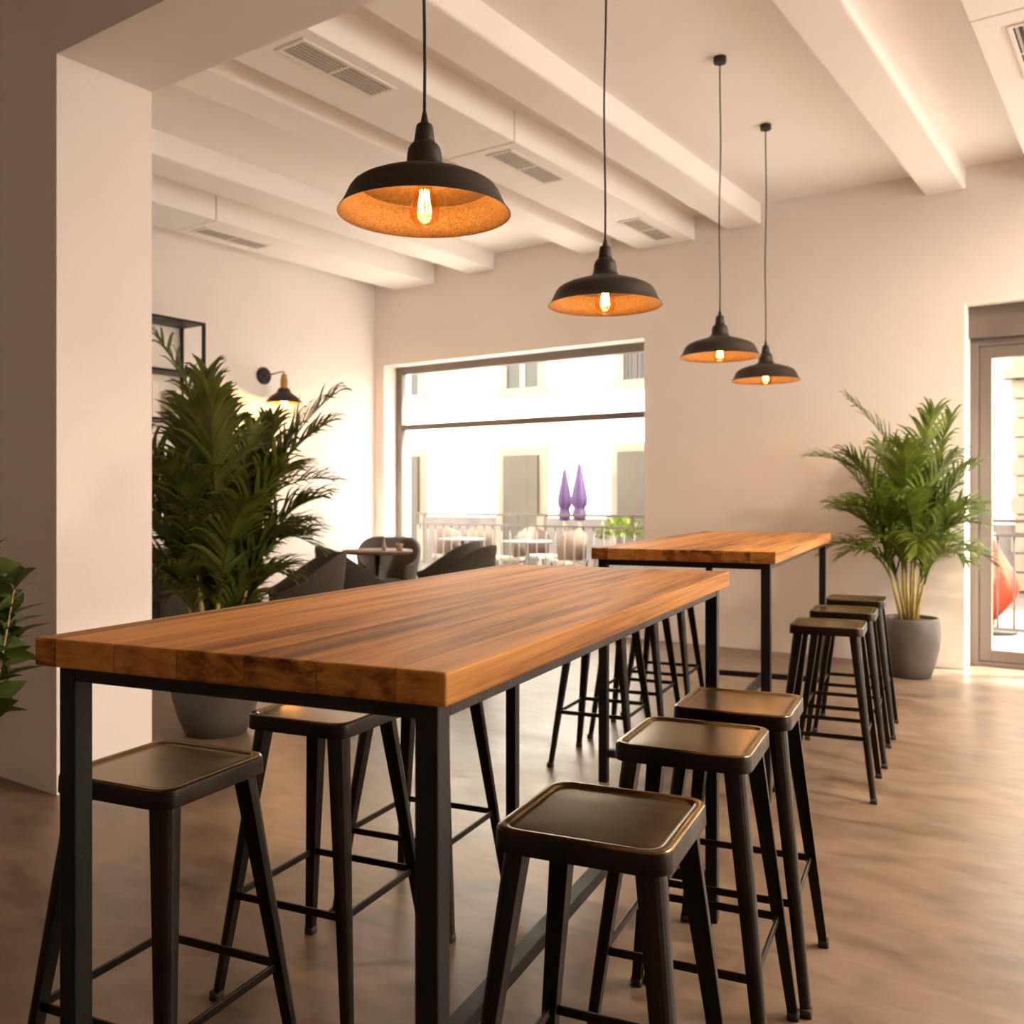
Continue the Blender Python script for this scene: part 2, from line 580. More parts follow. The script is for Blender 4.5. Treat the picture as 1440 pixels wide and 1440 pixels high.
# street door: fixed frame, roller shutter box, two glazed leaves -------------
f = MB()
y0, y1 = 8.04, 8.13
f.box((DX0, y0, 0), (DX0 + 0.06, y1, DZ1 - 0.241)).box((DX1 - 0.06, y0, 0), (DX1, y1, DZ1 - 0.241))
f.box((DX0 + 0.0605, y0, DZ1 - 0.30), (DX1 - 0.0605, y1, DZ1 - 0.241)).box((DX0 + 0.0605, y0, 0), (DX1 - 0.0605, y1, 0.035))
door = struct(f.build('door_1', M['frame_grey'], bevel=0.004))
MB().box((DX0, 7.97, DZ1 - 0.24), (DX1, 8.145, DZ1)).build('shutter_box', M['frame_grey'], door, bevel=0.006)
xm = (DX0 + DX1) / 2
for a, c in ((DX0 + 0.061, xm - 0.001), (xm + 0.001, DX1 - 0.061)):
    l = MB()
    fw, z0, z1 = 0.088, 0.04, DZ1 - 0.305
    l.box((a, 8.055, z0), (a + fw, 8.115, z1)).box((c - fw, 8.055, z0), (c, 8.115, z1))
    l.box((a + fw, 8.055, z1 - fw), (c - fw, 8.115, z1)).box((a + fw, 8.055, z0), (c - fw, 8.115, z0 + fw))
    lf = l.build('door_leaf', M['frame_grey'], door, bevel=0.004)
    MB().box((a + fw, 8.079, z0 + fw), (c - fw, 8.091, z1 - fw)).build('pane', M['glass'], lf)

# beams and air ducts under the ceiling -------------------------------
beam_no = 0


def trim(mb, mat, bevel=0.02):
    global beam_no
    beam_no += 1
    o = mb.build('trim_%d' % beam_no, mat, bevel=bevel, seg=3)
    return struct(o)


for x0, x1 in ((-5.97, -5.63), (-4.60, -4.27), (-3.14, -2.83), (-1.53, -1.24), (0.10, 0.40), (1.62, 1.92), (3.1, 3.4)):
    trim(MB().box((x0, YD1, 3.63), (x1, YB, ZC + 0.02)), M['ceiling'])
DUCTS = [(-6.99, -6.43), (-4.0, -3.44), (-0.78, -0.22)]
for x0, x1 in DUCTS:
    # duct in two lengths with a shadow gap between them
    trim(MB().box((x0, YD1, 3.59), (x1, 4.975, ZC + 0.02)), M['ceiling'], 0.008)
    trim(MB().box((x0, 4.985, 3.59), (x1, YB, ZC + 0.02)), M['ceiling'], 0.008)
    trim(MB().box((x0 + 0.02, 4.97, 3.603), (x1 - 0.012, 4.99, ZC + 0.01)), M['seam'], 0)


def vent(xc, ya, yb_, label, dark='vent_grey', n=6):
    e = empty('ceiling_vent', (xc, (ya + yb_) / 2, 3.59), 0, label, 'vent', 'air vents in the ceiling ducts')
    hl = (yb_ - ya) / 2
    hw = 0.105
    fr = MB()
    t = 0.022
    fr.box((-hw, -hl, -0.010), (-hw + t, hl, -0.0005)).box((hw - t, -hl, -0.010), (hw, hl, -0.0005))
    fr.box((-hw + t, -hl, -0.010), (hw - t, -hl + t, -0.0005)).box((-hw + t, hl - t, -0.010), (hw - t, hl, -0.0005))
    fr.build('frame', M['white_trim'], e, bevel=0.003)
    MB().box((-hw + t, -hl + t, -0.003), (hw - t, hl - t, -0.0005)).build('backing', M[dark], e)
    wfree = 2 * (hw - t)
    for i in range(n):
        x = -hw + t + wfree * (i + 0.5) / n
        MB().bar((x, -hl + t, -0.006), (x, hl - t, -0.006), 0.013, 0.004).build('slat', M['vent_slat'], e)
    MB().box((-hw + t, -0.008, -0.0085), (hw - t, 0.008, -0.0035)).build('cross_bar', M['white_trim'], e)


vent(-3.63, 3.25, 3.95, 'slotted white air vent on the ceiling duct nearest the opening, above the near lamp')
vent(-3.63, 5.06, 5.76, 'slotted white air vent just past the duct seam between the two nearest pendant lamps')
vent(-3.63, 6.90, 7.60, 'slotted white air vent on the ceiling duct close to the wall above the large window')
vent(-6.76, 5.05, 5.76, 'slotted white air vent on the duct along the left wall above the wall lamp')
vent(-0.53, 5.12, 5.82, 'slotted white air vent with dark slots at the upper right corner of the photo', 'vent_dark', 5)

# ------------------------------------------------------------------ bar tables
TROT = R(34.8 - 24.2)
TZ = 1.0725
EL = (math.sin(R(24.2)), math.cos(R(24.2)))      # along the table, in the camera frame
ES = (math.cos(R(24.2)), -math.sin(R(24.2)))     # across


def bar_table(cx, cd, Wd, Ln, thick, label, legw=0.036):
    e = empty('bar_table', W(cx, cd), TROT, label, 'table', 'wooden bar tables')
    hw, hl = Wd / 2, Ln / 2
    MB().box((-hw, -hl, TZ - thick), (hw, hl, TZ)).build('tabletop', M['wood'], e, bevel=0.004)
    z1 = TZ - thick - 0.0005
    ins = 0.026
    xo, yo = hw - ins, hl - ins
    for sx in (-1, 1):
        for sy in (-1, 1):
            MB().box((sx * xo - (legw if sx > 0 else 0), sy * yo - (legw if sy > 0 else 0), 0),
                     (sx * xo + (legw if sx < 0 else 0), sy * yo + (legw if sy < 0 else 0), z1)).build('leg', M['black_metal'], e, bevel=0.0025)
    ah = 0.026
    for s in (-1, 1):
        a = MB()
        x = s * (xo - 0.001)
        a.box((min(x, x - s * 0.03), -yo + legw, z1 - ah), (max(x, x - s * 0.03), yo - legw, z1))
        a.build('apron_rail', M['black_metal'], e, bevel=0.002)
        a = MB()
        y = s * (yo - 0.001)
        a.box((-xo + legw, min(y, y - s * 0.03), z1 - ah), (xo - legw, max(y, y - s * 0.03), z1))
        a.build('apron_rail', M['black_metal'], e, bevel=0.002)
        a = MB()
        y = s * (yo - legw / 2)
        a.box((-xo + legw, y - 0.016, 0.115), (xo - legw, y + 0.016, 0.150))
        a.build('end_stretcher', M['black_metal'], e, bevel=0.002)
    MB().box((-0.022, -yo + legw / 2 + 0.017, 0.113), (0.022, yo - legw / 2 - 0.017, 0.150)).build('long_stretcher', M['black_metal'], e, bevel=0.002)
    return e


bar_table(-0.053, 2.224, 0.76, 1.853, 0.046, 'large wooden bar table with black metal frame in the foreground')
fnl = (0.360, 4.29)
cx = fnl[0] + 0.41 * ES[0] + 1.15 * EL[0]
cd = fnl[1] + 0.41 * ES[1] + 1.15 * EL[1]
bar_table(cx, cd, 0.82, 2.30, 0.052, 'wooden bar table with black metal frame farther back, in front of the plain wall', 0.040)

# ------------------------------------------------------------------ bar stools
def make_stool():
    e = empty('bar_stool', (0, 0, 0))
    b = MB()
    H = 0.735
    hs = 0.157
    rings = [rr(hs - 0.006, 0.036, H - 0.030), rr(hs - 0.003, 0.038, H - 0.039), rr(hs, 0.040, H - 0.039),
             rr(hs, 0.040, H - 0.038), rr(hs - 0.001, 0.040, H - 0.007), rr(hs - 0.0018, 0.040, H - 0.0035), rr(hs - 0.004, 0.039, H - 0.001),
             rr(hs - 0.008, 0.037, H), rr(hs - 0.016, 0.033, H), rr(hs - 0.0185, 0.032, H - 0.001), rr(hs - 0.0215, 0.030, H - 0.0045),
             rr(hs - 0.0235, 0.029, H - 0.0052), rr(hs - 0.030, 0.026, H - 0.0050), rr(0.06, 0.02, H - 0.0040)]
    b.rings(rings[:6], True, False, True)
    b.mi = 1
    b.rings(rings[5:], False, True, True)
    bmesh.ops.remove_doubles(b.bm, verts=b.bm.verts, dist=1e-5)
    b.build('seat', [M['stool_metal'], M['seat_metal']], e)  # darker metal on the apron, brighter on top: reflected light put into colour

    def corner(z):
        return 0.203 - (0.203 - 0.120) * z / (H - 0.04)

    for sx, sy in ((1, 1), (-1, 1), (-1, -1), (1, -1)):
        lg = MB()
        rs = []
        for z, a in ((0.018, 0.0125), (0.35, 0.0165), (H - 0.045, 0.0215), (H - 0.036, 0.0215)):
            c = corner(z)
            pts = [(-a, -a), (a, -a)]
            rad = a * 1.3
            for k in range(6):
                t = R(90 * k / 5)
                pts.append((a - rad + rad * math.cos(t), a - rad + rad * math.sin(t)))
            pts.append((-a, a))
            pts = [(sx * (c + px), sy * (c + py), z) for px, py in pts]
            if sx * sy < 0:
                pts.reverse()
            rs.append(pts)
        lg.rings(rs, True, True, False)
        lo = lg.build('leg', M['stool_metal'], e, bevel=0.002)
        c = corner(0.01)
        ft = MB()
        ft.rings([[(sx * c + p[0], sy * c + p[1], p[2]) for p in rr(0.0145, 0.005, z, 3)] for z in (0.0, 0.021)])
        ft.build('rubber_foot', M['rubber'], lo)
    zr = 0.262
    c = corner(zr)
    for s in (-1, 1):
        MB().bar((-c + 0.008, s * (c - 0.002), zr), (c - 0.008, s * (c - 0.002), zr), 0.008, 0.019).build('rung', M['stool_metal'], e, bevel=0.002)
        MB().bar((s * (c - 0.002), -c + 0.008, zr), (s * (c - 0.002), c - 0.008, zr), 0.008, 0.019).build('rung', M['stool_metal'], e, bevel=0.002)
    return e


stool = make_stool()
NEAR_L = 'stools on the left of the near table'
NEAR_R = 'stools on the right of the near table'
FAR_L = 'stools on the left of the far table'
FAR_R = 'stools on the right of the far table'
spots = [
    (-0.743, 2.010, 0, NEAR_L, 'dark metal bar stool behind the left front leg of the near table'),
    (-0.500, 2.545, 0, NEAR_L, 'dark metal bar stool under the near table in front of the big palm pot'),
    (-0.284, 3.028, 0, NEAR_L, 'dark metal bar stool under the far end of the near table, seat hidden'),
    (0.166, 1.690, 0, NEAR_R, 'dark metal bar stool nearest the camera, right of the near table, bronze sheen'),
    (0.435, 2.246, 0, NEAR_R, 'dark metal bar stool in the middle of the three right of the near table'),
    (0.636, 2.626, 0, NEAR_R, 'dark metal bar stool at the far right corner of the near table'),
    (0.452, 4.650, 0, FAR_L, 'dark metal bar stool beside the front left leg of the far table'),
    (0.690, 5.190, 0, FAR_L, 'dark metal bar stool midway along the left side of the far table'),
    (0.930, 5.720, 0, FAR_L, 'dark metal bar stool at the back of the far table on its left side'),
    (1.436, 4.266, 0, FAR_R, 'dark metal bar stool on the right of the far table, closest to the camera'),
    (1.690, 4.790, 0, FAR_R, 'dark metal bar stool second of the row right of the far table'),
    (1.950, 5.330, 0, FAR_R, 'dark metal bar stool next to the palm pot, last of the right row'),
]
for i, (x, d, a, g, lab) in enumerate(spots):
    o = stool if i == 0 else dup(stool)
    o.location = W(x, d)
    o.rotation_euler = (0, 0, TROT + R(a))
    tag(o, lab, 'stool', g)

# ------------------------------------------------------------------ pendant lamps
RIM = 0.224


def make_pendant():
    e = empty('pendant_lamp', (0, 0, 0))
    s = MB()
    out = [(0.226, -0.002), (0.224, 0.002), (0.216, 0.011), (0.206, 0.030), (0.196, 0.052), (0.187, 0.064), (0.174, 0.073), (0.150, 0.084),
           (0.110, 0.097), (0.075, 0.107), (0.060, 0.113), (0.051, 0.121), (0.047, 0.131), (0.045, 0.153), (0.042, 0.168),
           (0.036, 0.178), (0.028, 0.183)]
    s.lathe(out, seg=64)
    s.mi = 1
    inn = [(0.226, -0.002), (0.221, 0.000), (0.213, 0.009), (0.203, 0.028), (0.193, 0.049), (0.184, 0.060), (0.171, 0.069), (0.147, 0.080),
           (0.107, 0.093), (0.072, 0.103), (0.050, 0.112), (0.042, 0.131), (0.030, 0.172)]
    s.lathe(inn[:7], seg=64)
    s.mi = 2
    s.lathe(inn[6:], seg=64)
    s.build('shade', [M['shade_out'], M['shade_in'], M['shade_top']], e)
    c = MB()
    c.lathe([(0.0285, 0.1835), (0.026, 0.195), (0.022, 0.226), (0.019, 0.232), (0.011, 0.236), (0.0085, 0.248), (0.0055, 0.264)], seg=24, cap0=True, cap1=True)
    c.build('socket_cap', M['shade_out'], e)
    k = MB()
    k.lathe([(0.015, 0.171), (0.015, 0.085)], seg=20, cap0=True, cap1=True)
    k.build('socket', M['shade_out'], e)
    g = MB()
    g.lathe([(0.014, 0.0845), (0.016, 0.075), (0.026, 0.052), (0.036, 0.026), (0.0395, 0.006), (0.037, -0.012), (0.027, -0.026), (0.012, -0.0335), (0.001, -0.0345)], seg=28)
    bo = g.build('bulb', M['bulb_glass'], e)
    fl = MB()
    for j in range(8):
        a = 2 * PI * j / 8
        a2 = a + PI / 8
        fl.tube([(0.011 * math.cos(a), 0.011 * math.sin(a), 0.060), (0.017 * math.cos(a2), 0.017 * math.sin(a2), 0.000)], 0.0013, 6)
    fl.build('filament', M['filament'], bo)
    return e


def cord(e, L, n=14):
    pts = []
    for i in range(n + 1):
        t = i / n
        w_ = 0.004 * math.sin(t * 9.0 + L) * min(1, 4 * t * (1 - t))
        pts.append((w_, w_ * 0.5, 0.2635 + (L - 0.2635) * t))
    MB().tube(pts, 0.0042, 8).build('cord', M['cord'], e)
    MB().lathe([(0.034, L - 0.034), (0.036, L - 0.030), (0.036, L)], seg=24, cap0=True, cap1=True).build('ceiling_cap', M['cord'], e)


pend = make_pendant()
lamps = [(-0.2287, 2.459, 2.043, 'dark bronze pendant lamp with copper inside, largest, above the near table front'),
         (0.369, 3.728, 2.063, 'dark bronze pendant lamp hanging above the right part of the large window'),
         (1.180, 5.340, 2.100, 'dark bronze pendant lamp with ceiling cap, upper of the two small ones'),
         (1.700, 6.305, 2.086, 'smallest dark bronze pendant lamp, farthest back against the plain wall')]
pl = [pend] + [dup(pend) for _ in lamps[1:]]
for o, (x, d, z, lab) in zip(pl, lamps):
    o.location = W(x, d, z)
    tag(o, lab, 'lamp', 'pendant lamps')
    cord(o, ZC - z)
    ld = bpy.data.lights.new('bulb_light', 'POINT')
    ld.color = (1.0, 0.66, 0.34)
    ld.energy = 4.5
    ld.shadow_soft_size = 0.022
    lo = bpy.data.objects.new('bulb_light', ld)
    COL.objects.link(lo)
    lo.parent = o
    lo.location = (0, 0, 0.02)

# ------------------------------------------------------------------ potted palms
def lathe_pot(e, prof, inner_z, rim_in, soil_r):
    p = MB()
    p.lathe(prof, seg=48, cap0=True)
    rz = prof[-1][1]
    p.lathe([prof[-1], (rim_in, rz - 0.004), (rim_in - 0.004, inner_z - 0.02)], seg=48)
    p.build('pot', M['pot_grey'], e)
    s = MB()
    s.lathe([(soil_r, inner_z), (soil_r * 0.6, inner_z + 0.012), (0.001, inner_z + 0.016)], seg=32)
    s.build('soil', M['soil'], e)


def frond(rg, e, mat, base, az, el0, el1, length, leaf, wid, start=0.16, n=25, ylim=(-9, 9)):
    """one arching pinnate leaf: a rachis with two rows of drooping leaflets"""
    mb = MB()
    pts = [Vector(base)]
    steps = 20
    twist = rg.uniform(-0.25, 0.25)
    for i in range(steps):
        t = (i + 0.5) / steps
        el = el0 + (el1 - el0) * (t ** 1.5)
        a = az + twist * t
        nx = pts[-1] + Vector((math.cos(el) * math.cos(a), math.cos(el) * math.sin(a), math.sin(el))) * (length / steps)
        nx.y = min(max(nx.y, ylim[0] + 0.10), ylim[1] - 0.10)     # the leaf bends along the wall
        pts.append(nx)
    mb.tube(pts, [0.0085 * (1 - 0.85 * i / steps) for i in range(steps + 1)], 6)
    mb.mi = 1

    def at(t):
        f = t * steps
        i = min(int(f), steps - 1)
        return pts[i].lerp(pts[i + 1], f - i), (pts[i + 1] - pts[i]).normalized()
    for k in range(n):
        t = start + (1 - start) * (k / (n - 1)) ** 0.9
        t = min(t, 0.995)
        p, tan = at(t)
        hz = Vector((0, 0, 1))
        side = tan.cross(hz)
        if side.length < 0.05:
            side = Vector((math.sin(az), -math.cos(az), 0))
        side.normalize()
        up = side.cross(tan).normalized()
        q = (t - start) / (1 - start)
        ll = leaf * (0.45 + 0.75 * math.sin(PI * min(1, 0.18 + 0.78 * q))) * (0.92 + 0.16 * rg.random())
        fw = R(25) + R(20) * (1 - q)
        for s in (-1, 1):
            d0 = (tan * math.cos(fw) + side * s * math.sin(fw) + up * (0.10 + 0.30 * rg.random())).normalized()
            d0 = (d0 + Vector((rg.uniform(-.13, .13), rg.uniform(-.13, .13), rg.uniform(-.13, .13)))).normalized()
            droop = 0.75 + 0.75 * rg.random()
            seg = 5
            pos = p.copy()
            rings_ = []
            for j in range(seg + 1):
                u = j / seg
                dj = (d0 + Vector((0, 0, -1)) * droop * u * u).normalized()
                w_ = wid * 0.74 * (math.sin(PI * (0.10 + 0.90 * (1 - u)) * 0.62) if u < 0.97 else 0.06)
                wv = dj.cross(up).normalized() * (w_ * 0.5)
                nrm = wv.cross(dj).normalized() * (w_ * 0.14)
                rings_.append((pos - wv, pos + (nrm if nrm.z < 0 else -nrm), pos + wv))
                pos = pos + dj * (ll / seg)
            vs = [[mb.bm.verts.new((q_.x, min(max(q_.y, ylim[0] + 0.02 * (1 + 0.5 * q_.z)), ylim[1] - 0.02 * (1 + 0.5 * q_.z)), q_.z)) for q_ in r_] for r_ in rings_]
            for a_, b_ in zip(vs, vs[1:]):
                mb._face([a_[0], a_[1], b_[1], b_[0]], True)
                mb._face([a_[1], a_[2], b_[2], b_[1]], True)
    return mb.build('frond', [mat, mat], e)


def palm(name_label, loc, rotz, prof, inner_z, rim_in, soil_r, canes, fronds, leafm, seed, group=None, ylim=(-9, 9)):
    rg = random.Random(seed)
    e = empty('potted_palm', loc, rotz, name_label, 'potted plant', group)
    lathe_pot(e, prof, inner_z, rim_in, soil_r)
    tops = []
    for (ra, az, lean, h, th) in canes:
        b0 = Vector((ra * math.cos(az), ra * math.sin(az), inner_z))
        b1 = b0 + Vector((lean * math.cos(az), lean * math.sin(az), h))
        MB().tube([b0, b0.lerp(b1, 0.5) + Vector((0, 0, 0.01)), b1], [th, th * 0.85, th * 0.6], 10).build('cane', M['cane'], e)
        tops.append((b0, b1))
    for fr in fronds:
        ci, az, el0, el1, ln, leaf, wid, zf = fr
        b0, b1 = tops[ci % len(tops)]
        frond(rg, e, leafm, b0.lerp(b1, zf), az, el0, el1, ln, leaf, wid, ylim=ylim)
    return e


def ring_fronds(rg, n, el0, el1, ln, leaf, wid, zf, a0=0.0):
    out = []
    for i in range(n):
        az = a0 + 2 * PI * i / n + rg.uniform(-0.22, 0.22)
        out.append((i, az, R(el0 + rg.uniform(-6, 6)), R(el1 + rg.uniform(-12, 12)), ln * rg.uniform(0.9, 1.1), leaf * rg.uniform(0.9, 1.1), wid, zf))
    return out


# the palm beside the street door; camera-right direction is angle TH, away from the camera TH+90
rg = random.Random(3)
prof_r = [(0.125, 0.0), (0.14, 0.006), (0.170, 0.10), (0.196, 0.22), (0.203, 0.32), (0.198, 0.41), (0.192, 0.428), (0.186, 0.432)]
canes = [(0.035 + 0.03 * (i % 2), 2 * PI * i / 9 + 0.3, 0.035 + 0.03 * (i % 3), 0.34 + 0.05 * (i % 4), 0.013) for i in range(9)]
fr = []
A = TH
fr += [(0, A + R(165), R(88), R(40), 1.42, 0.22, 0.030, 1.0),          # tall leaf bending up-left
       (1, A + R(30), R(86), R(62), 1.15, 0.24, 0.032, 1.0),
       (2, A + R(-80), R(85), R(58), 1.12, 0.26, 0.034, 1.0),
       (3, A + R(178), R(80), R(0), 1.05, 0.23, 0.030, 1.0),
       (4, A + R(-5), R(76), R(25), 1.00, 0.19, 0.026, 1.0),
       (5, A + R(-25), R(68), R(-15), 0.80, 0.20, 0.028, 1.0),
       (6, A + R(200), R(70), R(-20), 0.85, 0.20, 0.028, 0.9)]
fr += ring_fronds(rg, 8, 84, 40, 0.86, 0.25, 0.034, 1.0, 0.2)
fr += ring_fronds(rg, 10, 77, -5, 0.72, 0.23, 0.034, 0.95, 0.5)
fr += ring_fronds(rg, 9, 70, -45, 0.58, 0.22, 0.032, 0.8, 0.1)
palm('bright green potted palm in a grey pot beside the glass door', W(2.90, 6.85), 0, prof_r, 0.405, 0.176, 0.17, canes, fr, M['palm_leaf_light'], 5, 'potted palms', (-9, 7.80 - W(2.90, 6.85).y))

# the big palm behind the near table
rg = random.Random(11)
prof_l = [(0.15, 0.0), (0.165, 0.008), (0.205, 0.10), (0.238, 0.22), (0.250, 0.34), (0.246, 0.43), (0.238, 0.46), (0.231, 0.465)]
canes = [(0.05 + 0.03 * (i % 2), 2 * PI * i / 9 + 0.1, 0.05 + 0.03 * (i % 3), 0.30 + 0.05 * (i % 4), 0.014) for i in range(9)]
fr = []
fr += [(0, A + R(170), R(88), R(52), 1.55, 0.24, 0.034, 1.0),
       (1, A + R(10), R(84), R(40), 1.22, 0.28, 0.036, 1.0),
       (2, A + R(-15), R(80), R(28), 1.05, 0.27, 0.034, 1.0),
       (3, A + R(12), R(74), R(-10), 0.88, 0.24, 0.030, 1.0),
       (4, A + R(-12), R(68), R(-35), 0.80, 0.24, 0.030, 0.95),
       (5, A + R(28), R(62), R(-10), 0.76, 0.22, 0.030, 0.7),
       (6, A + R(180), R(78), R(15), 0.95, 0.24, 0.032, 1.0),
       (7, A + R(100), R(87), R(65), 1.15, 0.28, 0.038, 1.0),
       (8, A + R(-90), R(86), R(65), 1.10, 0.30, 0.040, 1.0)]
fr += ring_fronds(rg, 7, 86, 58, 0.95, 0.28, 0.040, 1.0, 0.2)
fr += ring_fronds(rg, 9, 81, 15, 0.80, 0.27, 0.038, 0.95, 0.4)
fr += ring_fronds(rg, 8, 76, -5, 0.66, 0.26, 0.036, 0.75, 0.0)
fr += ring_fronds(rg, 6, 72, -15, 0.56, 0.24, 0.034, 0.45, 0.3)
fr += ring_fronds(rg, 4, 70, -30, 0.46, 0.22, 0.034, 0.2, 0.6)
palm('dark green potted palm between the pillar and the wall lamp', W(-1.64, 5.22), 0, prof_l, 0.435, 0.22, 0.213, canes, fr, M['palm_leaf'], 9, 'potted palms', (YD1 - W(-1.64, 5.22).y, 9))

# ------------------------------------------------------------------ leafy shrub at the left edge
def oval_leaf(mb, p, d, up, ln, wd, droop):
    d = d.normalized()
    side = d.cross(up).normalized()
    prof = [0.12, 0.62, 0.95, 1.0, 0.78, 0.40, 0.04]
    rows = []
    pos = p.copy()
    n = len(prof)
    for j, w_ in enumerate(prof):
        u = j / (n - 1)
        dj = (d + Vector((0, 0, -1)) * droop * u).normalized()
        nn = side.cross(dj).normalized()
        rows.append((pos - side * wd * 0.5 * w_ + nn * wd * 0.12 * w_, pos, pos + side * wd * 0.5 * w_ + nn * wd * 0.12 * w_))
        pos = pos + dj * (ln / (n - 1))
    vs = [[mb.bm.verts.new(q) for q in r_] for r_ in rows]
    for a_, b_ in zip(vs, vs[1:]):
        mb._face([a_[0], a_[1], b_[1], b_[0]], True)
        mb._face([a_[1], a_[2], b_[2], b_[1]], True)


def shrub(loc, label, zr, rad, n_stem, seed, pot=True, leafm=None, ln=0.115, wd=0.045, nleaf=17):
    rg = random.Random(seed)
    e = empty('leafy_shrub', loc, 0, label, 'potted plant')
    lathe_pot(e, [(0.10, 0), (0.11, 0.006), (0.13, 0.2), (0.14, 0.36), (0.134, 0.372)], 0.34, 0.126, 0.122)
    fo = MB()
    for i in range(n_stem):
        az = 2 * PI * i / n_stem + rg.uniform(-.3, .3)
        top = Vector((math.cos(az) * rad * rg.uniform(0.15, 0.8), math.sin(az) * rad * rg.uniform(0.15, 0.8), rg.uniform(zr[0] + 0.15, zr[1])))
        b0 = Vector((0.04 * math.cos(az), 0.04 * math.sin(az), 0.34))
        mid = b0.lerp(top, 0.5) + Vector((math.cos(az), math.sin(az), 0)) * 0.04
        MB().tube([b0, mid, top], [0.006, 0.005, 0.003], 6).build('stem', M['pole_wood'], e)
        for k in range(nleaf):
            t = 0.30 + 0.70 * k / (nleaf - 1)
            p = (b0.lerp(mid, t * 2) if t < 0.5 else mid.lerp(top, t * 2 - 1))
            a = k * 2.4 + i
            d = Vector((math.cos(a), math.sin(a), rg.uniform(-0.05, 0.75) + 0.5 * (t > 0.93)))
            oval_leaf(fo, p, d, Vector((rg.uniform(-.6, .6), rg.uniform(-1.2, 0.3), rg.uniform(0.3, 1))).normalized(), ln * rg.uniform(0.8, 1.2), wd * rg.uniform(0.85, 1.15), rg.uniform(0.1, 0.6))
    fo.build('foliage', leafm or M['shrub_leaf'], e)
    return e


shrub(W(-1.868, 3.05), 'dark leafy shrub cut off by the left edge, before the shaded wall', (0.66, 1.19), 0.41, 15, 4, ln=0.125, wd=0.066, nleaf=30)

# ------------------------------------------------------------------ tub armchairs
def make_armchair():
    e = empty('tub_armchair', (0, 0, 0))
    b = MB()
    n = 40
    outer, top_o, top_i, inner, low_i = [], [], [], [], []
    rows = []
    for i in range(n + 1):
        ph = R(-140 + 280 * i / n)           # 0 = back of the chair (-y)
        k = abs(ph) / R(140)
        kk = min(1, max(0, (k - 0.22) / 0.78))
        h = 0.62 + 0.27 * (1 - kk * kk * (3 - 2 * kk))
        sx, sy = math.sin(ph), -math.cos(ph)
        def P(r, z, ry=None):
            return (sx * r, sy * r * 0.96, z)
        flare = 0.035 * (h - 0.6) / 0.3
        rows.append([P(0.20, 0.27), P(0.255, 0.30), P(0.285, 0.42), P(0.300 + flare * .4, 0.56), P(0.312 + flare, h - 0.02),
                     P(0.306 + flare, h), P(0.288 + flare, h), P(0.276 + flare * .8, h - 0.025), P(0.255, 0.52), P(0.24, 0.40), P(0.20, 0.34)])
    b.rings(rows, True, True, True)
    b.build('shell', M['fabric'], e)
    c = MB()
    c.lathe([(0.001, 0.30), (0.20, 0.30), (0.235, 0.33), (0.24, 0.42), (0.225, 0.45), (0.15, 0.462), (0.001, 0.465)], c=(0, 0.03, 0), seg=36)
    c.build('seat_cushion', M['fabric_in'], e)
    for sx in (-1, 1):
        for sy in (-1, 1):
            MB().tube([(sx * 0.14, sy * 0.14, 0.298), (sx * 0.22, sy * 0.22, 0.0)], [0.016, 0.010], 10).build('leg', M['black_metal'], e)
    return e


ac = make_armchair()
# (x, d, heading of the opening in the camera frame: 0 = right, 90 = away, 180 = left, 270 = towards the camera)
chairs = [(-1.565, 7.00, 200, 'dark grey tub armchair facing left just right of the big palm'),
          (-1.330, 7.95, 20, 'dark grey tub armchair half hidden behind the one beside the palm'),
          (-1.270, 9.68, 270, 'dark grey tub armchair behind the round table in the corner'),
          (-0.620, 8.85, 170, 'dark grey tub armchair right of the round table, nearer the window'),
          (-0.460, 8.08, 170, 'dark grey tub armchair rising above the near tabletop, right of the others'),
          (-2.620, 7.00, 250, 'dark grey tub armchair behind the palm, next to the pillar edge')]
for i, (x, d, h, lab) in enumerate(chairs):
    o = ac if i == 0 else dup(ac)
    o.location = W(x, d)
    o.rotation_euler = (0, 0, TH + R(h) - PI / 2)
    tag(o, lab, 'chair', 'dark tub armchairs')

# round table ------------------------------------------------------
e = empty('round_table', W(-1.29, 9.02), 0, 'small round brown table between the tub armchairs in the corner', 'table')
MB().lathe([(0.001, 0.765), (0.31, 0.765), (0.335, 0.775), (0.338, 0.79), (0.33, 0.80), (0.001, 0.80)], seg=48).build('tabletop', M['wood_table_dark'], e)
MB().lathe([(0.03, 0.03), (0.028, 0.764)], seg=20, cap0=True, cap1=True).build('pedestal', M['black_metal'], e)
MB().lathe([(0.20, 0.0), (0.20, 0.012), (0.05, 0.03), (0.001, 0.031)], seg=36, cap0=True).build('base', M['black_metal'], e)
e = empty('bud_vase', W(-1.22, 8.97, 0.80), 0, 'slim dark bud vase standing on the small round table', 'vase')
MB().lathe([(0.02, 0), (0.022, 0.03), (0.012, 0.06), (0.009, 0.11), (0.011, 0.12)], seg=20, cap0=True, cap1=True).build('body', M['vase_glass'], e)
MB().tube([(0, 0, 0.119), (0.004, 0, 0.16), (0.002, 0.003, 0.19)], 0.003, 6).build('stem', M['rail'], e)
e = MB()
e.lathe([(0.022, 0), (0.03, 0.01), (0.033, 0.05), (0.033, 0.062), (0.03, 0.06), (0.027, 0.012), (0.001, 0.01)], seg=24, cap0=True)
tag(e.build('tealight_holder', M['pole_wood'], loc=W(-1.07, 8.94, 0.80)), 'small brown tealight cup at the right rim of the round table', 'candle holder')

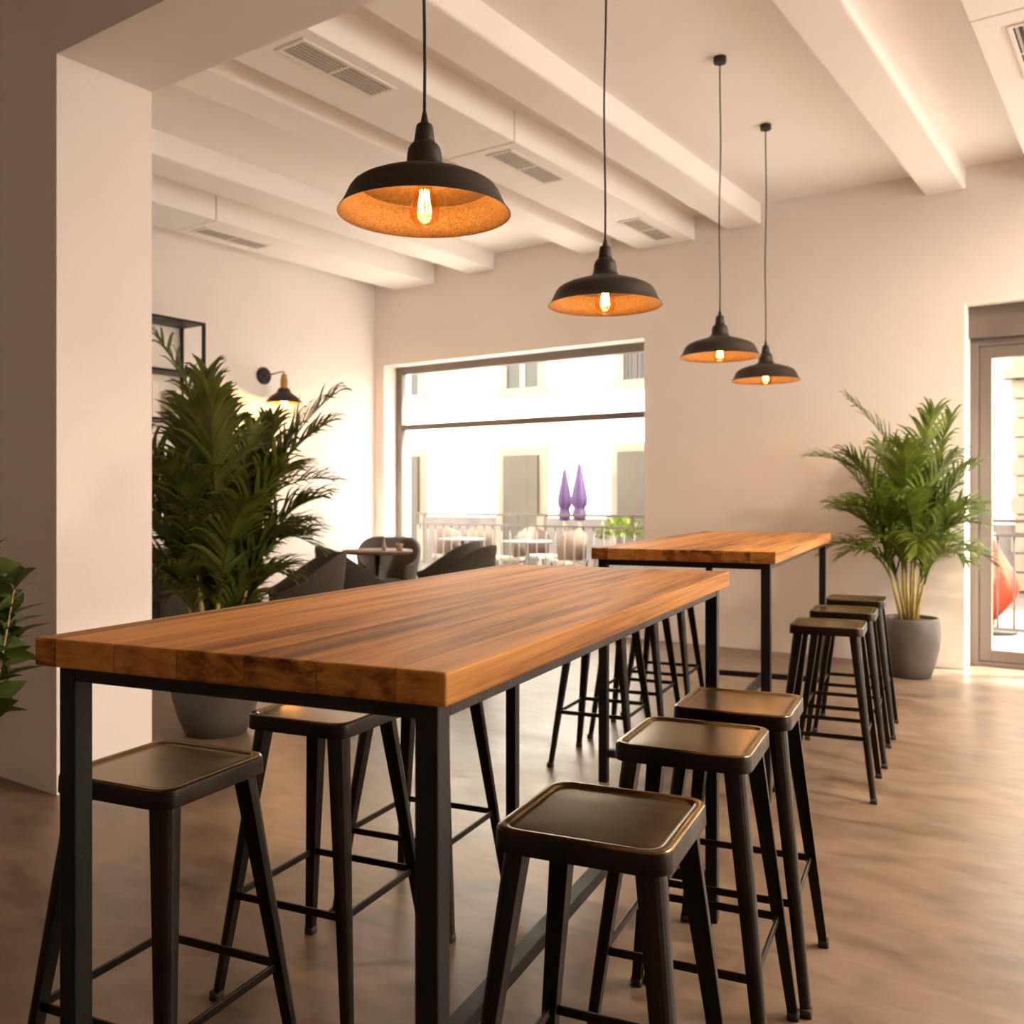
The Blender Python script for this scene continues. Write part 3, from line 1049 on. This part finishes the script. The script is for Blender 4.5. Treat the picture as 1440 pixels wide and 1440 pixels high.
# ------------------------------------------------------------------ wall lamp
sy, sz = 6.21, 2.50
e = empty('wall_lamp', (XL, sy, sz), 0, 'black and brass wall lamp glowing above the palm on the left wall', 'lamp')
pb = MB()
pb.rings([[(x, r * math.cos(2 * PI * k / 32), r * math.sin(2 * PI * k / 32)) for k in range(32)] for x, r in ((0.001, 0.085), (0.018, 0.085), (0.024, 0.078))])
pb.build('wall_plate', M['black_metal'], e)
MB().tube([(0.0245, 0, 0.0), (0.27, 0, 0.02), (0.297, 0, 0.018), (0.30, 0, 0.0)], 0.008, 10).build('arm', M['brass'], e)
MB().lathe([(0.012, 0.0), (0.026, -0.01), (0.028, -0.045), (0.034, -0.055), (0.034, -0.13), (0.040, -0.14)], c=(0.30, 0, 0), seg=24, cap0=True, cap1=True).build('socket', M['brass'], e)
sh = MB()
sh.lathe([(0.042, -0.141), (0.058, -0.150), (0.062, -0.175), (0.085, -0.195), (0.130, -0.225), (0.165, -0.262), (0.172, -0.285)], c=(0.30, 0, 0), seg=40)
sh.mi = 1
sh.lathe([(0.172, -0.285), (0.162, -0.264), (0.127, -0.228), (0.082, -0.199), (0.058, -0.178), (0.04, -0.16)], c=(0.30, 0, 0), seg=40)
sh.build('shade', [M['shade_out'], M['brass']], e)
MB().lathe([(0.001, -0.335), (0.024, -0.326), (0.036, -0.300), (0.032, -0.270), (0.017, -0.230), (0.013, -0.165)], c=(0.30, 0, 0), seg=24).build('bulb', M['sconce_bulb'], e)
ld = bpy.data.lights.new('wall_lamp_light', 'POINT')
ld.color = (1.0, 0.44, 0.11)
ld.energy = 12
ld.shadow_soft_size = 0.03
lo = bpy.data.objects.new('wall_lamp_light', ld)
COL.objects.link(lo)
lo.parent = e
lo.location = (0.30, 0, -0.36)

# ------------------------------------------------------------------ shelf unit on the left wall
SX0, SX1, SY0, SY1, SH = -7.285, -6.95, 4.02, 5.27, 2.82
e = empty('shelf_unit', ((SX0 + SX1) / 2, (SY0 + SY1) / 2, 0), 0, 'black metal open shelf unit against the left wall beside the pillar', 'shelf')
hx, hy = (SX1 - SX0) / 2, (SY1 - SY0) / 2
for sx in (-1, 1):
    for s2 in (-1, 1):
        MB().box((sx * hx - (0.025 if sx > 0 else 0), s2 * hy - (0.025 if s2 > 0 else 0), 0), (sx * hx + (0.025 if sx < 0 else 0), s2 * hy + (0.025 if s2 < 0 else 0), SH)).build('post', M['black_metal'], e)
LEV = [0.10, 0.86, 1.46, 1.98, 2.40]
for z in LEV:
    MB().box((-hx + 0.026, -hy + 0.004, z - 0.02), (hx - 0.026, hy - 0.004, z)).build('shelf_board', M['black_metal'], e)
    for s2 in (-1, 1):
        pass
MB().box((-hx, -hy, SH + 0.0005), (hx, hy, SH + 0.02)).build('top_panel', M['black_metal'], e)


def book(x0, x1, y, th, z, h, mat, label, group, lying=False):
    e = empty('book', ((x0 + x1) / 2, y, z), 0, label, 'book', group)
    hx_ = (x1 - x0) / 2
    if lying:
        hy_ = th / 2
        c = MB()
        c.box((-hx_, -hy_, 0), (hx_, hy_, 0.004)).box((-hx_, -hy_, h - 0.004), (hx_, hy_, h)).box((-hx_, -hy_, 0.004), (-hx_ + 0.004, hy_, h - 0.004))
        c.build('cover', mat, e)
        MB().box((-hx_ + 0.0045, -hy_ + 0.006, 0.0045), (hx_ - 0.006, hy_ - 0.006, h - 0.0045)).build('pages', M['paper'], e)
    else:
        t = th / 2
        c = MB()
        c.box((-hx_, -t, 0), (hx_, -t + 0.004, h)).box((-hx_, t - 0.004, 0), (hx_, t, h)).box((hx_ - 0.004, -t + 0.004, 0), (hx_, t - 0.004, h))
        c.build('cover', mat, e)
        MB().box((-hx_ + 0.006, -t + 0.0045, 0.004), (hx_ - 0.0045, t - 0.0045, h - 0.006)).build('pages', M['paper'], e)


gb = 'books on the wall shelf'
book(-7.24, -7.00, 4.62, 0.075, 1.981, 0.29, M['book_brown'], 'thick brown book upright on the shelf behind the palm', gb)
book(-7.22, -7.00, 4.71, 0.035, 1.981, 0.27, M['book_black'], 'slim black book between the brown and white books on the shelf', gb)
book(-7.24, -7.00, 4.80, 0.06, 1.981, 0.30, M['book_white'], 'white book upright right of the brown and black ones', gb)
book(-7.22, -7.00, 5.03, 0.05, 1.981, 0.25, M['book_white'], 'white book standing apart near the shelf end post', gb)
gb = 'books lying on the lower shelf'
book(-7.20, -6.98, 4.66, 0.36, 0.861, 0.035, M['book_red'], 'red book lying at the bottom of a pile by the pillar edge', gb, True)
book(-7.19, -6.99, 4.66, 0.34, 0.897, 0.04, M['book_white'], 'cream book lying on top of the red one by the pillar edge', gb, True)

# ------------------------------------------------------------------ outside
o = MB().box((-14, YBO + 0.001, -0.12), (9, 9.72, -0.02)).build('balcony_floor', M['balcony'])
struct(o)
o = MB().box((-26, 9.72, -0.14), (14, 15.2, -0.04)).build('terrace_ground', M['terrace'])
struct(o)
o = MB().box((-8.55, YBO + 0.002, -0.02), (-8.20, 9.45, 3.4)).build('wall_balcony', M['facade'])
struct(o)

# railing
e = empty('balcony_railing', (-3.2, 9.55, 0), 0, 'brown metal balustrade outside the window and the glass door', 'railing')
XA, XB = -8.18 + 3.2, 2.6 + 3.2
MB().box((XA, -0.022, 1.075), (XB, 0.022, 1.105)).build('top_rail', M['rail'], e)
MB().box((XA, -0.014, 0.945), (XB, 0.014, 0.970)).build('mid_rail', M['rail'], e)
MB().box((XA, -0.014, 0.095), (XB, 0.014, 0.120)).build('bottom_rail', M['rail'], e)
x = XA + 0.06
first = None
while x < XB - 0.02:
    if first is None:
        first = MB().lathe([(0.0085, 0.1205), (0.0085, 0.9445)], seg=8, cap0=True, cap1=True).build('baluster', M['rail'], e)
        o = first
    else:
        o = first.copy()
        COL.objects.link(o)
        o.parent = e
    o.location = (x, 0, 0)
    x += 0.132
x = XA + 0.02
while x < XB:
    MB().box((x - 0.018, -0.018, -0.02), (x + 0.018, 0.018, 0.0945)).build('post_foot', M['rail'], e)
    MB().box((x - 0.016, -0.014, 0.9705), (x + 0.016, 0.014, 1.0745)).build('spacer', M['rail'], e)
    x += 1.60

# building across the terrace
YFc = 15.0
e = empty('building', (-6, YFc, 0), 0, 'pale plastered building across the terrace behind the windows', 'building')
MB().box((-20, 0.001, -0.04), (20, 0.6, 7.5)).build('facade_wall', M['facade'], e)

MB().box((-20, -0.10, -0.04), (20, 0, 0.92)).build('plinth', M['plinth'], e)


def fwin(u0, v0, u1, v1, kind):
    a = on_y(u0, v1, YFc)
    c = on_y(u1, v0, YFc)
    x0, x1, z0, z1 = a.x + 6, c.x + 6, min(a.z, on_y(u1, v1, YFc).z), c.z
    if kind == 'door':
        z0 = 0.0
    t = 0.16
    fr = MB()
    if kind == 'door':
        fr.box((x0 - t, -0.13, z0), (x0, 0, 0.95)).box((x1, -0.13, z0), (x1 + t, 0, 0.95))
    fr.box((x0 - t, -0.05, z0), (x0, 0, z1 + t)).box((x1, -0.05, z0), (x1 + t, 0, z1 + t)).box((x0, -0.05, z1), (x1, 0, z1 + t))
    if kind != 'door':
        fr.box((x0 - t - 0.05, -0.09, z0 - t), (x1 + t + 0.05, 0, z0))
    w = fr.build('window' if kind != 'door' else 'doorway', M['facade_trim'], e)
    if kind == 'door':
        MB().box((x0, -0.112, z0), (x1, 0, z1)).build('door_panel', M['facade_door'], w)
    else:
        MB().box((x0, -0.012, z0), (x1, 0, z1)).build('pane', M['facade_dark'], w)
        s = MB()
        xm_ = (x0 + x1) / 2
        s.box((xm_ - 0.05, -0.03, z0), (xm_ + 0.05, -0.0125, z1))
        if kind == 'bars':
            for q in range(1, 8):
                xx = x0 + (x1 - x0) * q / 8
                s.box((xx - 0.01, -0.03, z0), (xx + 0.01, -0.0125, z1))
        s.build('sash', M['pale_sash'] if kind != 'bars' else M['rail'], w)


fwin(714, 504, 758, 544, 'win')
fwin(878, 490, 918, 532, 'bars')
fwin(560, 520, 590, 556, 'win')
fwin(712, 640, 760, 725, 'door')
fwin(872, 634, 922, 725, 'door')
fwin(545, 642, 592, 725, 'door')
MB().box((on_y(893, 694, YFc).x + 6, -0.03, on_y(893, 694, YFc).z), (on_y(905, 680, YFc).x + 6, -0.0125, on_y(905, 680, YFc).z)).build('door_notice', M['book_white'], e)
# rusticated corner pilaster seen through the street door
xq = on_y(1424, 600, YFc).x + 6
q = MB()
z = 0.0
i = 0
while z < 2.9:
    q.box((xq + 0.05 * (i % 2), -0.16, z), (xq + 1.0, 0, z + 0.24))
    q.box((xq + 0.08, -0.12, z + 0.24), (xq + 1.0, 0, z + 0.27))
    z += 0.27
    i += 1
q.build('quoin_pilaster', M['facade_trim'], e)
MB().box((xq - 0.10, -0.26, z), (xq + 1.1, 0, z + 0.14)).box((xq, -0.16, z + 0.14), (xq + 1.0, 0, z + 0.75)).box((xq - 0.18, -0.32, z + 0.75), (xq + 1.15, 0, z + 0.90)).build('cornice', M['facade_trim'], e)


CLOSED = ((0, 0.55), (0.03, 0.72), (0.10, 0.86), (0.16, 0.76), (0.20, 0.66), (0.25, 0.92), (0.35, 1.0), (0.5, 0.82), (0.7, 0.5), (0.88, 0.24), (0.97, 0.10), (1.0, 0.02))
LOOSE = ((0, 0.12), (0.12, 0.45), (0.28, 0.86), (0.40, 1.0), (0.52, 0.93), (0.66, 0.62), (0.82, 0.30), (0.95, 0.10), (1.0, 0.02))


def parasol(u, vtop, Y, mat, label, h_can, rmax, group=None, shape=CLOSED):
    p = on_y(u, vtop, Y)
    e = empty('closed_parasol', (p.x, p.y, -0.04), 0, label, 'parasol', group)
    H = p.z + 0.04
    z0 = H - h_can
    nseg = 32
    c = MB()
    rs = []
    for t, r in shape:
        ring = []
        for k in range(nseg):
            a = 2 * PI * k / nseg
            rad = rmax * r * (1 + 0.16 * math.cos(8 * a + t))
            ring.append((rad * math.cos(a), rad * math.sin(a), z0 + h_can * t))
        rs.append(ring)
    c.rings(rs)
    c.build('canopy', mat, e)
    MB().lathe([(0.022, 0.03), (0.022, H + 0.02)], seg=12, cap0=True, cap1=True).build('pole', M['pole_wood'], e)
    MB().lathe([(0.22, 0), (0.22, 0.05), (0.05, 0.08)], seg=24, cap0=True, cap1=True).build('base', M['planter_box'], e)


parasol(794, 652, 13.0, M['purple'], 'closed purple parasol on the terrace, shorter left one of the pair', 0.92, 0.105, 'closed purple parasols')
parasol(815, 644, 12.7, M['purple'], 'closed purple parasol on the terrace, taller right one of the pair', 0.98, 0.12, 'closed purple parasols')
parasol(1396, 752, 10.4, M['orange'], 'orange closed parasol behind the railing at the glass door', 0.84, 0.215, None, LOOSE)


def terrace_chair(x, y, rot):
    e = empty('terrace_chair', (x, y, -0.04), rot)
    b = MB()
    b.rings([rr(0.22, 0.05, z, 4) for z in (0.42, 0.46)], smooth=False)
    b.build('seat', M['tan_cushion'], e)
    b = MB()
    rows = []
    for i in range(11):
        a = R(-70 + 14 * i)
        sx_, sy_ = math.sin(a) * 0.24, -math.cos(a) * 0.24
        h = 0.88 - 0.14 * abs(a / R(70)) ** 2
        rows.append([(sx_, sy_, 0.465), (sx_ * 1.12, sy_ * 1.12, h), (sx_ * 1.05, sy_ * 1.05, h + 0.01), (sx_ * 0.92, sy_ * 0.92, 0.465)])
    b.rings(rows)
    b.build('backrest', M['wicker'], e)
    for a_ in (-1, 1):
        for c_ in (-1, 1):
            MB().tube([(a_ * 0.18, c_ * 0.18, 0.419), (a_ * 0.21, c_ * 0.21, 0)], 0.014, 8).build('leg', M['wicker'], e)
    return e


tchairs = [(632, 11.6, 20, 'wicker terrace chair outside the window, farthest left behind the railing'),
           (672, 12.4, 200, 'wicker terrace chair outside, left of the dark terrace table'),
           (716, 11.5, 120, 'wicker terrace chair outside below the middle doorway'),
           (760, 12.2, 250, 'wicker terrace chair outside, left of the purple parasols'),
           (800, 11.4, 60, 'wicker terrace chair outside in front of the purple parasols')]
for u, Y, a, lab in tchairs:
    p = on_y(u, 760, Y)
    tag(terrace_chair(p.x, p.y, R(a)), lab, 'chair', 'wicker chairs on the terrace')
for u, Y, lab in ((650, 11.2, 'dark terrace table outside near the left end of the window'), (742, 11.1, 'dark terrace table outside below the middle doorway')):
    p = on_y(u, 760, Y)
    e = empty('terrace_table', (p.x, p.y, -0.04), 0, lab, 'table', 'tables on the terrace')
    MB().lathe([(0.35, 0.70), (0.36, 0.71), (0.36, 0.73), (0.001, 0.735)], seg=32, cap0=True).build('tabletop', M['planter_box'], e)
    MB().lathe([(0.03, 0.02), (0.03, 0.699)], seg=12, cap0=True, cap1=True).build('pedestal', M['planter_box'], e)
    MB().lathe([(0.22, 0), (0.22, 0.015), (0.04, 0.03)], seg=24, cap0=True).build('base', M['planter_box'], e)

# planter with a yellow-green shrub
p = on_y(872, 760, 11.6)
e = empty('planter_shrub', (p.x, p.y, -0.04), TH, 'yellow-green shrub in a grey planter outside, right end of the window', 'potted plant')
b = MB()
b.box((-0.35, -0.16, 0), (0.35, 0.16, 0.62))
b.build('planter', M['planter_box'], e, bevel=0.01)
fo = MB()
rg = random.Random(21)
for i in range(420):
    a, c_ = rg.uniform(0, 2 * PI), rg.uniform(-0.2, 1)
    rr_ = rg.uniform(0.5, 1.0)
    pos = Vector((0.34 * math.cos(a) * math.sqrt(1 - c_ * c_) * rr_, 0.22 * math.sin(a) * math.sqrt(1 - c_ * c_) * rr_, 0.80 + 0.26 * c_ * rr_))
    d = (pos - Vector((0, 0, 0.7))).normalized() + Vector((rg.uniform(-.5, .5), rg.uniform(-.5, .5), rg.uniform(-.5, .5)))
    oval_leaf(fo, pos, d, Vector((0.1, 0.2, 1)), 0.09, 0.045, 0.3)
fo.build('foliage', M['shrub_yellow'], e)

# ------------------------------------------------------------------ light
wd = bpy.data.worlds.new('overcast_sky')
S.world = wd
wd.use_nodes = True
bg = wd.node_tree.nodes['Background']
bg.inputs[0].default_value = (1.0, 0.955, 0.90, 1)
bg.inputs[1].default_value = 6.6

sun_d = bpy.data.lights.new('sun', 'SUN')
sun_d.energy = 22
sun_d.angle = R(6)
sun_d.color = (1.0, 0.93, 0.82)
sun = bpy.data.objects.new('sun', sun_d)
COL.objects.link(sun)
el, az = R(55), R(28)        # azimuth from +X towards +Y
dirv = Vector((math.cos(el) * math.cos(az), math.cos(el) * math.sin(az), math.sin(el)))
sun.rotation_euler = dirv.to_track_quat('Z', 'Y').to_euler()
sun.location = dirv * 12


def portal(name, loc, rot, sx, sy):
    d = bpy.data.lights.new(name, 'AREA')
    d.shape = 'RECTANGLE'
    d.size, d.size_y = sx, sy
    d.cycles.is_portal = True
    o = bpy.data.objects.new(name, d)
    COL.objects.link(o)
    o.location = loc
    o.rotation_euler = rot


portal('window_portal', ((WX0 + WX1) / 2, 8.2, (WZ0 + WZ1) / 2), (R(-90), 0, 0), WX1 - WX0, WZ1 - WZ0)
portal('door_portal', ((DX0 + DX1) / 2, 8.2, DZ1 / 2), (R(-90), 0, 0), DX1 - DX0, DZ1)
portal('far_window_portal', ((VX0 + VX1) / 2, 8.2, (WZ0 + WZ1) / 2), (R(-90), 0, 0), VX1 - VX0, WZ1 - WZ0)
for a, c in RW:
    portal('side_window_portal', (XR + 0.25, (a + c) / 2, 1.7), (0, R(90), 0), 2.4, c - a)


def fill_light(loc, energy, size, col=(1.0, 0.78, 0.575)):
    d = bpy.data.lights.new('warm_fill_light', 'AREA')
    d.shape = 'DISK'
    d.size = size
    d.energy = energy
    d.color = col
    o = bpy.data.objects.new('warm_fill_light', d)
    COL.objects.link(o)
    o.location = loc


# warm fill lights added, unseen and without fixtures, over the right of the room
for x, y in ((1.0, 4.3), (2.5, 4.3), (2.5, 6.2), (1.0, 6.2)):
    fill_light((x, y, 3.5), 72, 0.3)

vs = S.view_settings
S.display_settings.display_device = 'sRGB'
vs.view_transform = 'Standard'
vs.look = 'None'
vs.exposure = 0.80
vs.gamma = 1.0
vs.use_curve_mapping = False
S.cycles.max_bounces = 10
S.cycles.diffuse_bounces = 6
S.cycles.glossy_bounces = 4
S.cycles.transparent_max_bounces = 12
S.cycles.sample_clamp_indirect = 6
S.cycles.use_denoising = True
S.cycles.caustics_reflective = False
S.cycles.caustics_refractive = False
